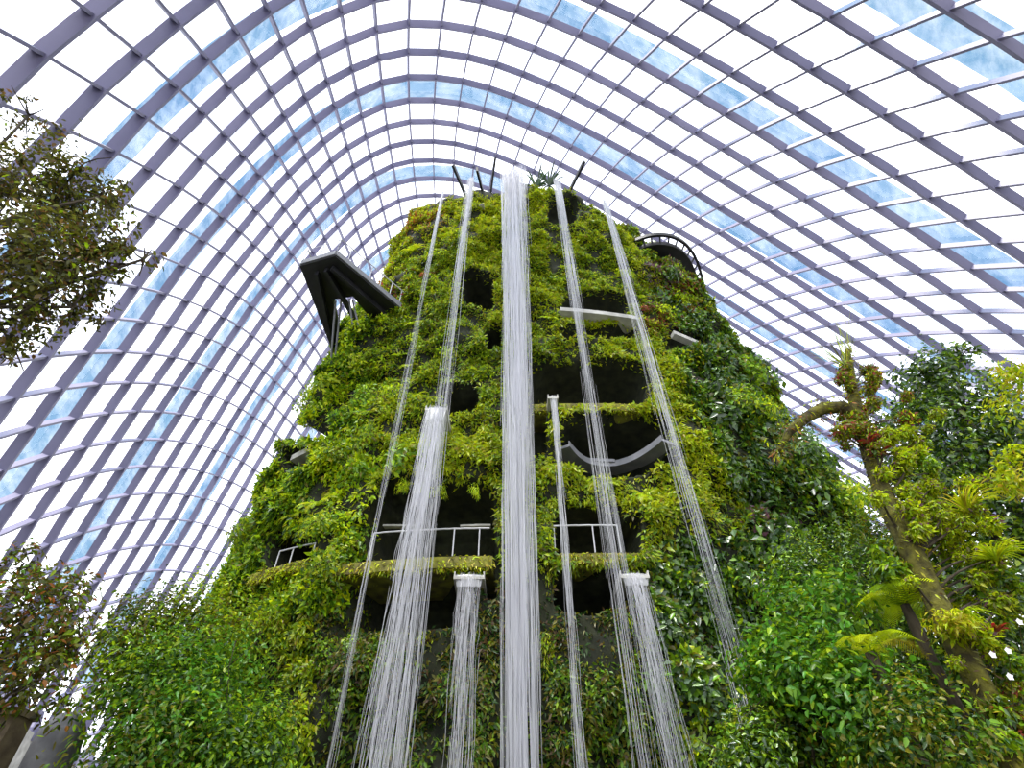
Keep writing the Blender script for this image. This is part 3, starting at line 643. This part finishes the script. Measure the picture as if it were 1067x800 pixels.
# spouts and summit beams
def spout(u, v, w_, label):
    p = at(u, v, 15.2); t = empty('water_spout', tuple(p)); tag(t, label, 'water spout')
    mb = MB(); mb.box((p[0]-w_/2-.05, p[1]-.05, p[2]-.14), (p[0]+w_/2+.05, p[1]+2.2, p[2]-.06)); mb.build('trough_floor', M['concrete'], t)
    for sg in (-1, 1):
        x = p[0]+sg*(w_/2+.03); mb = MB(); mb.box((x-.02, p[1]-.02, p[2]-.06), (x+.02, p[1]+2.2, p[2]+.1)); mb.build('trough_side', M['concrete'], t)
spout(455, 425, .74, 'pale spout feeding the wide netted waterfall'); spout(576, 413, .3, 'small pale spout feeding the narrow ropey waterfall')
spout(489, 599, .8, 'pale spout on the lower left ledge'); spout(661, 598, .74, 'pale spout on the lower right ledge')
for (a, b, c, d, lab) in ((472, 172, 483, 198, 'dark steel fin left of the second summit waterfall'), (497, 176, 502, 196, 'thin dark steel fin between the left summit waterfalls'),
                        (516, 165, 512, 195, 'dark steel fin beside the central waterfall'), (609, 168, 597, 192, 'dark steel fin right of the centre on the summit')):
    p = at(a, b, 15.7); q = at(c, d, 17.2); mb = MB(); dd = (q-p)/np.linalg.norm(q-p); S = np.cross(dd, [0, 0, 1.0]); S /= np.linalg.norm(S); U = np.cross(S, dd)
    mb.sweep([p, q+dd*.8], np.tile(S, (2, 1)), np.tile(U, (2, 1)), .14, -.2, .2); tag(mb.build('summit_fin', M['dark']), lab, 'steel fin', 'steel fins on the summit')
mb_ = strap(16, 1.6, .12, [(*DG, 3), (.02, .04, .02, 1)], 1.5)
for (a, b, lab) in ((559, 190, 'spiky dark plant on the summit right of the central waterfall'), (572, 188, 'spiky dark plant on the summit beside the right waterfall')):
    V, F, C = mb_; o = link('spiky_plant', np_mesh('spiky_plant', V, F, C), M['gloss_leaf']); o.location = at(a, b+6, 16.9); tag(o, lab, 'spiky plant')

# ------------------------------------------------------------------ trees and bushes around the path
def crown(blobs, L, W, pal, dens=1.0, droop=.3, csize=.35, gap=.25):
    parts = []
    for (c, r, n) in blobs:
        r = np.broadcast_to(r, (3,)); nc = max(6, int(n/38)); d = rng.normal(size=(nc, 3)); d /= np.linalg.norm(d, axis=1)[:, None]
        cc = np.array(c)+d*r*(rng.random((nc, 1))**.45); k = rng.integers(0, nc, int(n*dens)); m_ = len(k)
        e = rng.normal(size=(m_, 3)); Pp = cc[k]+e*csize*.55*np.minimum(1, r.mean()); Nn = e*.6+(cc[k]-np.array(c))/r+[0, 0, .5]
        parts.append(leaves(Pp, Nn, L*rng.uniform(.65, 1.3, m_), W*rng.uniform(.65, 1.3, m_), palette(m_, pal), droop=droop, fine=True))
    return merge(parts)
def limb(mb, a, b, r0, r1, sag=.1, n=8):
    a, b = np.array(a, float), np.array(b, float); t_ = np.linspace(0, 1, n)[:, None]; P = a+(b-a)*t_; P += np.sin(t_*PI)*np.array([rng.normal()*.12, rng.normal()*.12, sag])*np.linalg.norm(b-a)*.6
    mb.tube(P, np.linspace(r0, r1, n), 7)
def tree(name, label, cat, base, fork, blobs, L, W, pal, r0=.14, bark='bark', lm='leaf', group=None, twigs=5, **kw):
    t = empty(name, tuple(base)); tag(t, label, cat, group)
    mb = MB(); limb(mb, base, fork, r0, r0*.6, 0, 10)
    for (c, r, n) in blobs:
        limb(mb, fork, c, r0*.5, r0*.15)
        rr = np.broadcast_to(r, (3,))
        for _ in range(twigs): limb(mb, c, np.array(c)+rng.normal(size=3)*rr*.55, r0*.13, .008, .05, 5)
    mb.build('trunk', M[bark], t, smooth=True)
    V, F, C = crown(blobs, L, W, pal, **kw); o = link('foliage', np_mesh('foliage', V, F, C), M[lm], t); o['kind'] = 'stuff'
    return t
def B(u, v, Y, r, n): return (at(u, v, Y), r, n)
OLV = [(.10, .11, .016, 4), (.16, .17, .02, 3), (.20, .12, .03, 1.5), (.05, .05, .02, 2), (*LG, .5)]
tree('small_leaved_tree', 'olive small-leaved tree reaching in from the upper left', 'tree', (-11.5, 5.2, 0), (-11.2, 5.2, 6.5),
     [B(10, 200, 5.0, (1.5, 1.2, 1.4), 2600), B(70, 190, 5.1, (1.0, 1.0, .9), 1500), B(40, 280, 5.4, (1.3, 1.2, 1.1), 2600), B(0, 340, 5.6, (1.0, 1.0, .7), 900), B(85, 255, 5.4, (.9, .9, .9), 1300),
      B(125, 275, 5.6, (.55, .5, .5), 260), B(105, 205, 5.2, (.5, .5, .6), 260), B(30, 120, 4.8, (.8, .6, .3), 160), B(75, 320, 5.7, (.7, .5, .4), 260), B(-60, 240, 5.2, (1.6, 1.3, 1.8), 2000), B(150, 270, 5.7, (.25, .3, .4), 45)],
     .125, .06, OLV, r0=.16, dens=.85, csize=.26)
tree('orange_tipped_tree', 'small tree with orange-red young leaves at the lower left', 'tree', (-8.6, 9.6, 0), (-8.4, 9.5, 2.6),
     [B(20, 650, 9.2, (1.1, 1.0, .9), 1500), B(55, 625, 9.3, (.6, .6, .6), 600), B(30, 590, 9.4, (.5, .5, .3), 200), B(30, 710, 9.0, (.9, .9, .6), 900), B(-30, 670, 9.0, (1.2, 1, 1.2), 1200), B(70, 670, 9.3, (.4, .4, .5), 260)],
     .12, .055, OLV+[(*OR, 1.3), (*MG, 2), (*LG, 1.5)], r0=.1)
lb = [(150, 690, 13.2, 1.1), (170, 662, 13.6, 1.3), (218, 655, 14.0, 1.25), (160, 728, 12.5, 1.25), (215, 715, 12.8, 1.3), (150, 785, 11.8, 1.15), (190, 785, 11.9, 1.3), (250, 795, 12.2, 1.2)]
pl = [('dense mid-green bush', [(*MG, 4), (*DG, 3), (*LG, 1.5)]), ('yellow-green bush', [(*LG, 3), (*OL, 2), (*MG, 3), (*YG, 1)]), ('bright green bush', [(.07, .22, .014, 4), (*MG, 3), (*LG, 1), (*DG, 1)]), ('dark olive bush', [(*OL, 3), (*DG, 3), (*MG, 2)])]
wh = ['leftmost against the glass', 'below the glass wall, highest of the left bushes', 'against the left flank of the mountain', 'low against the glass at the left', 'low in front of the left flank', 'at the bottom edge nearest the grey stone pillar', 'at the bottom edge among the left bushes', 'at the bottom edge beside the creeper wall']
kd = [1, 3, 1, 0, 2, 3, 2, 0]
for (a, b, Y, r), q, wtxt in zip(lb, kd, wh):
    c = at(a, b, Y); nm_, pal = pl[q]
    tree('garden_bush', nm_+' '+wtxt, 'bush', (c[0]+.2, c[1]+.2, 0), (c[0]+.1, c[1]+.1, max(.8, c[2]-r*.8)), [(c, (r, r, r*.9), 3600)], .125, .062, pal, r0=.07, twigs=4, csize=.42)
rb = [(850, 650, 11.0, 1.15, 2, 'bright green broad-leaved bush left of the tree fern'), (830, 705, 10.6, 1.0, 2, 'bright green bush low down right of the creeper wall'), (885, 735, 10.0, 1.0, 2, 'bright green bush at the bottom under the fern fronds'),
      (795, 800, 10.8, .8, 0, 'dark green bush at the bottom edge right of the falls'), (960, 790, 9.0, 1.1, 3, 'dark olive bush at the bottom beside the mossy trunk'), (838, 610, 13.2, 1.0, 0, 'dark green bush above the bright green ones'), (990, 700, 12.0, 1.5, 0, 'dark bush in the shade behind the mossy trunk'),
      (870, 590, 13.5, 1.3, 0, 'dark bush between the mountain flank and the mossy trunk'), (935, 570, 13.0, 1.1, 3, 'olive bush behind the mossy trunk at mid height'), (835, 765, 11.0, .9, 3, 'olive bush at the bottom edge below the bright green ones'), (930, 620, 12.5, 1.2, 0, 'dark bush directly behind the tree fern')]
for (a, b, Y, r, q, lab) in rb:
    c = at(a, b, Y); pal = pl[q][1]
    tree('garden_bush', lab, 'bush', (c[0]+.1, c[1]+.2, 0), (c[0], c[1]+.1, max(.8, c[2]-r*.8)), [(c, (r, r, r*.9), 2600 if q == 2 else 3000)], .14 if q == 2 else .11, .075 if q == 2 else .055, pal, r0=.06, twigs=4, lm='gloss_leaf' if q == 0 else 'leaf')
tree('dark_evergreen_tree', 'tall dark evergreen tree with blue-grey leaf shine at the right edge', 'tree', (12.6, 12.2, 0), (12.3, 12, 7),
     [B(965, 395, 11.5, (1.1, 1.0, .8), 1100), B(1000, 420, 11.6, (1.4, 1.2, 1.1), 1700), B(1000, 470, 11.4, (1.8, 1.3, 1.2), 2300), B(1050, 450, 11.6, (1.3, 1.2, 1.3), 1500), B(1040, 520, 11.2, (1.6, 1.3, 1.3), 1500), B(1000, 375, 11.8, (.5, .6, .4), 260), B(945, 440, 11.6, (.9, .9, .8), 1000), B(955, 510, 11.4, (1.0, .9, 1.0), 1300), B(1090, 560, 11.2, (1.7, 1.3, 1.8), 1500), B(1050, 620, 11.2, (1.6, 1.3, 1.5), 2400), B(1060, 700, 11.0, (1.6, 1.3, 1.5), 2400), B(980, 600, 12.0, (1.3, 1.3, 1.3), 1800), B(1060, 780, 10.8, (1.6, 1.3, 1.5), 2000)],
     .17, .09, [(*DG, 4), (*MG, 4), (*LG, 1.5), (*BG, 1.5), (.16, .2, .16, .6)], r0=.2, lm='gloss_leaf')
tree('yellow_leaved_tree', 'yellow-green leaved tree just entering at the right edge', 'tree', (12.9, 8.6, 0), (12.4, 8.7, 6),
     [B(1075, 385, 8.0, (.6, .6, .45), 500), B(1065, 490, 8.3, (.6, .5, .35), 400), B(1110, 430, 8.1, (1.2, 1, 1.3), 900)], .14, .06, [(*YG, 3), (*YE, 1.5), (*LG, 2)], r0=.12)
# mossy leaning tree with epiphytes
tp = [(1075, 840), (1048, 770), (1008, 690), (975, 625), (950, 575), (925, 525), (905, 475), (893, 430), (886, 395), (883, 365)]
TP = np.array([at(a, b, 8.6+.05*k) for k, (a, b) in enumerate(tp)]); TP = np.vstack([[TP[0][0]+.25, TP[0][1]-.05, 0], TP])
base = tuple(TP[0]); mt = empty('mossy_tree', base); tag(mt, 'leaning moss-covered tree trunk laden with epiphytes on the right', 'tree')
s_ = np.linspace(0, 1, len(TP)); tt = np.linspace(0, 1, 50); Q = np.stack([np.interp(tt, s_, TP[:, k]) for k in range(3)], 1)
for _ in range(5): Q[1:-1] = (Q[:-2]+Q[1:-1]*2+Q[2:])/4
Q += (vnoise(Q, 1.5)[:, None])*.12
rad = np.interp(tt, [0, .3, .6, .85, 1], [.23, .20, .165, .12, .05])*(1+vnoise(Q, 2.2)*.5)
mb = MB(); mb.tube(Q, rad, 12); mb.build('trunk', M['mossbark'], mt, smooth=True)
bt = np.array([at(a, b, 8.95) for a, b in ((894, 436), (878, 424), (858, 425), (838, 436), (822, 450), (812, 470))]); mb = MB(); mb.tube(bt, [.14, .15, .14, .12, .09, .03], 9); mb.build('branch', M['mossbark'], mt, smooth=True)
parts = []
for k in range(0, 50, 1):
    n = 34; Pp = Q[k]+rng.normal(size=(n, 3))*(rad[k]*.62+.03); parts.append(leaves(Pp, Pp-Q[k]+.001, .11, .03, palette(n, [(*YE, 2), (*YG, 3), (*OL, 3), (*BR, 2)]), droop=.9))
for b_ in bt:
    n = 90; Pp = b_+rng.normal(size=(n, 3))*.13; parts.append(leaves(Pp, Pp-b_+.001, .12, .035, palette(n, [(*OL, 3), (*BR, 2), (*YG, 1), (*OR, .5)]), droop=.9))
V, F, C = merge(parts); o = link('moss', np_mesh('moss', V, F, C), M['leaf'], mt); o['kind'] = 'stuff'
def epi(name, lab, cat, u, v, Y, data, s=1, lm='leaf', group=None, rz=0, tilt=0):
    V, F, C = data; o = link(name, np_mesh(name, V, F, C), M[lm]); o.location = at(u, v, Y); o.scale = (s,)*3; o.rotation_euler = (tilt, 0, rz); tag(o, lab, cat, group); return o
RG = [(*RD, 1.5), (*OL, 3), (*MG, 2), (*YG, 1.5)]
EP = {'red': [ball(230, .42, .4, .11, .05, RG, .3, 6, .3) for _ in range(2)], 'yel': [ball(230, .42, .4, .11, .045, [(*YG, 3), (*LG, 2.5), (*OL, 2), (*PU, .4)], .4, 6, .3) for _ in range(2)],
      'grn': [ball(230, .42, .42, .12, .055, [(*MG, 3), (*LG, 3), (*BG, 1), (*OL, 1)], .4, 6, .3) for _ in range(2)]}
EPL = {'red': ('reddish olive epiphyte tuft growing on the leaning mossy tree', 'reddish epiphytes on the mossy tree'), 'yel': ('yellow-green epiphyte tuft growing on the leaning mossy tree', 'yellow-green epiphytes on the mossy tree'),
       'grn': ('mid-green epiphyte tuft growing on the leaning mossy tree', 'green epiphytes on the mossy tree')}
EPM = {k: [np_mesh('leafy_epiphyte', *d) for d in v_] for k, v_ in EP.items()}
spots = []
for (k, n, u0, u1, v0, v1, sl_) in (('red', 26, 876, 912, 380, 470, .30), ('red', 10, 905, 950, 400, 500, 0), ('yel', 14, 912, 960, 440, 520, .3), ('yel', 30, 950, 1050, 500, 600, .3), ('grn', 12, 985, 1060, 590, 680, .3), ('yel', 14, 985, 1067, 600, 700, .3), ('grn', 14, 1030, 1080, 680, 790, .3), ('red', 6, 1035, 1075, 700, 780, 0), ('yel', 6, 930, 990, 540, 640, 0), ('yel', 16, 915, 985, 430, 540, 0), ('grn', 10, 910, 980, 450, 600, 0)):
    for _ in range(n):
        spots.append((k, random.uniform(u0, u1), random.uniform(v0, v1), random.uniform(8.35, 9.3), random.uniform(.5, 1.05)))
for n_, (k, a, b, Y, sc) in enumerate(spots):
    me = EPM[k][n_ % 2]; o = bpy.data.objects.new('leafy_epiphyte', me); COL.objects.link(o)
    if not me.materials: me.materials.append(M['leaf'])
    p = at(a, b, Y); o.location = p; o.scale = (sc,)*3; o.rotation_euler = (0, 0, random.uniform(0, 6.28)); tag(o, EPL[k][0], 'epiphyte', EPL[k][1])
    if n_ % 2 == 0:
        q = Q[np.argmin(np.abs(Q[:, 2]-p[2]+.5))]; mb = MB(); limb(mb, q, p, .03, .012, .05, 6); mb.build('aerial_root', M['bark'], mt, smooth=True)
epi('spidery_plant', 'spidery bright yellow-green plant right of the mossy trunk', 'spidery plant', 1010, 535, 8.4, strap(90, .85, .022, [(*YG, 3), (*YE, 2), (*LG, 2)], .9))
epi('spidery_plant', 'spidery light green plant above the yellow-green one at the right edge', 'spidery plant', 1040, 585, 8.3, strap(80, .8, .022, [(*LG, 3), (*YG, 2)], .8))
epi('spidery_plant', 'spidery plant hanging low beside the trunk', 'spidery plant', 1005, 640, 8.3, strap(60, .6, .02, [(*LG, 3), (*YG, 2)], .5))
epi('wispy_plant', 'wispy upright plant on the very top of the mossy trunk', 'wispy plant', 884, 385, 8.95, strap(46, .75, .016, [(*YG, 2), (*OL, 2), (*LG, 1)], 1.9))
epi('wispy_plant', 'thin wispy sprig rising against the glass above the trunk', 'wispy plant', 888, 368, 9.0, strap(20, .7, .012, [(*YG, 2), (.35, .4, .2, 2)], 2.2))
for (a, b, lab) in ((905, 462, 'red bromeliad highest on the mossy trunk'), (918, 474, 'orange-red bromeliad just right of the highest one'), (1046, 747, 'red bromeliad lowest, in the bottom right corner'), (1040, 662, 'red bromeliad beside the white orchids')):
    epi('bromeliad', lab, 'bromeliad', a, b, 8.5, strap(22, .32, .05, [(*RD, 3), (.5, .05, .02, 2), (*OR, 2)], 1.0), lm='gloss_leaf')
epi('moss_tuft', 'bright yellow moss tuft midway on the leaning trunk', 'moss tuft', 985, 655, 8.3, ball(500, .4, .3, .09, .035, [(*YE, 3), (*YG, 3)], .6, 8))
# orchids
for (a, b, lab) in ((1062, 648, 'white orchid bloom highest at the right edge'), (1034, 682, 'white orchid bloom left of the lower pair'), (1050, 678, 'white orchid bloom right of the lower left one'), (1052, 705, 'white orchid bloom lowest of all')):
    p = at(a, b, 8.0); t = empty('orchid', tuple(p)); tag(t, lab, 'orchid')
    for k in range(5):
        an = 2*PI*k/5+.3; d_ = np.array([math.cos(an), -.25, math.sin(an)]); s2 = np.array([-math.sin(an), 0, math.cos(an)])
        mb = MB(); V = [p, p+d_*.025-s2*.026, p+d_*.052, p+d_*.025+s2*.026]; mb.add(V+[q+np.array([0, .004, 0]) for q in V], [(0, 1, 2, 3), (4, 7, 6, 5), (0, 4, 5, 1), (1, 5, 6, 2), (2, 6, 7, 3), (3, 7, 4, 0)]); mb.build('petal', M['petal'], t)
    mb = MB(); mb.tube([p, p+[.05, .15, -.12], p+[.1, .35, -.3]], .006, 5); mb.build('stem', M['mossbark'], t)
# tree ferns
def treefern(u, v, Y, s, lab, n=15, pal=((*LG, 3), (*YG, 2))):
    p = at(u, v, Y); t = empty('tree_fern', (p[0], p[1], 0)); tag(t, lab, 'tree fern')
    mb = MB(); hh = np.linspace(0, p[2], 14); mb.tube(np.stack([p[0]+.05*np.sin(hh), p[1]+0*hh, hh], 1), .09+.015*np.sin(hh*9), 9); mb.build('trunk', M['bark'], t, smooth=True)
    for k in range(n):
        V, F, C = frond(p, 2*PI*k/n+rng.uniform(-.2, .2), s*rng.uniform(.8, 1.1), .95, n=34, pw=.27, pal=pal, lift=.9); link('frond', np_mesh('frond', V, F, C), M['leaf'], t)
treefern(945, 630, 9.6, 1.15, 'tree fern with bright feathery fronds beside the mossy trunk')
treefern(910, 680, 9.2, 1.05, 'lower tree fern with drooping yellow-green fronds', 9, ((*YG, 3), (*YE, 1)))

# lower left corner: brown wall and round stone under the glass
mb = MB(); p = at(0, 737, 11.5); q = at(38, 737, 11.9)
mb.box((p[0]-3, p[1], 0), (q[0], p[1]+.5, p[2])); mb.box((p[0]-3, p[1]-.06, p[2]-.12), (q[0]+.06, p[1]+.56, p[2])); tag(mb.build('planter_wall', M['wallbrown']), 'low brown stone wall in the bottom left corner', 'wall')
p = at(76, 742, 13.0); mb = MB(); an = np.linspace(0, PI/2, 9)
mb.tube([(p[0], p[1], 0), (p[0], p[1], 1.2)]+[(p[0], p[1], p[2]-.55+.55*math.sin(a)) for a in an], [.42, .42]+[.42*math.cos(a)+.02 for a in an], 16)
tag(mb.build('stone_pillar', M['stone'], smooth=True), 'grey round-topped stone pillar at the bottom left', 'pillar')

# ------------------------------------------------------------------ camera
cd = bpy.data.cameras.new('camera'); cam = bpy.data.objects.new('camera', cd); COL.objects.link(cam)
cd.sensor_fit = 'HORIZONTAL'; cd.sensor_width = 36; cd.lens = FPX/1067*36; cd.clip_end = 500
cam.location = (0, 0, EYE); cam.rotation_euler = (PI/2+PITCH, 0, 0); SC.camera = cam
SC.view_settings.view_transform = 'Standard'; SC.view_settings.look = 'None'; SC.view_settings.gamma = 1; SC.view_settings.exposure = 0
SC.view_settings.use_curve_mapping = False
SC.cycles.max_bounces = 6; SC.cycles.diffuse_bounces = 3; SC.cycles.glossy_bounces = 2; SC.cycles.transmission_bounces = 4; SC.cycles.transparent_max_bounces = 48
SC.cycles.use_denoising = True
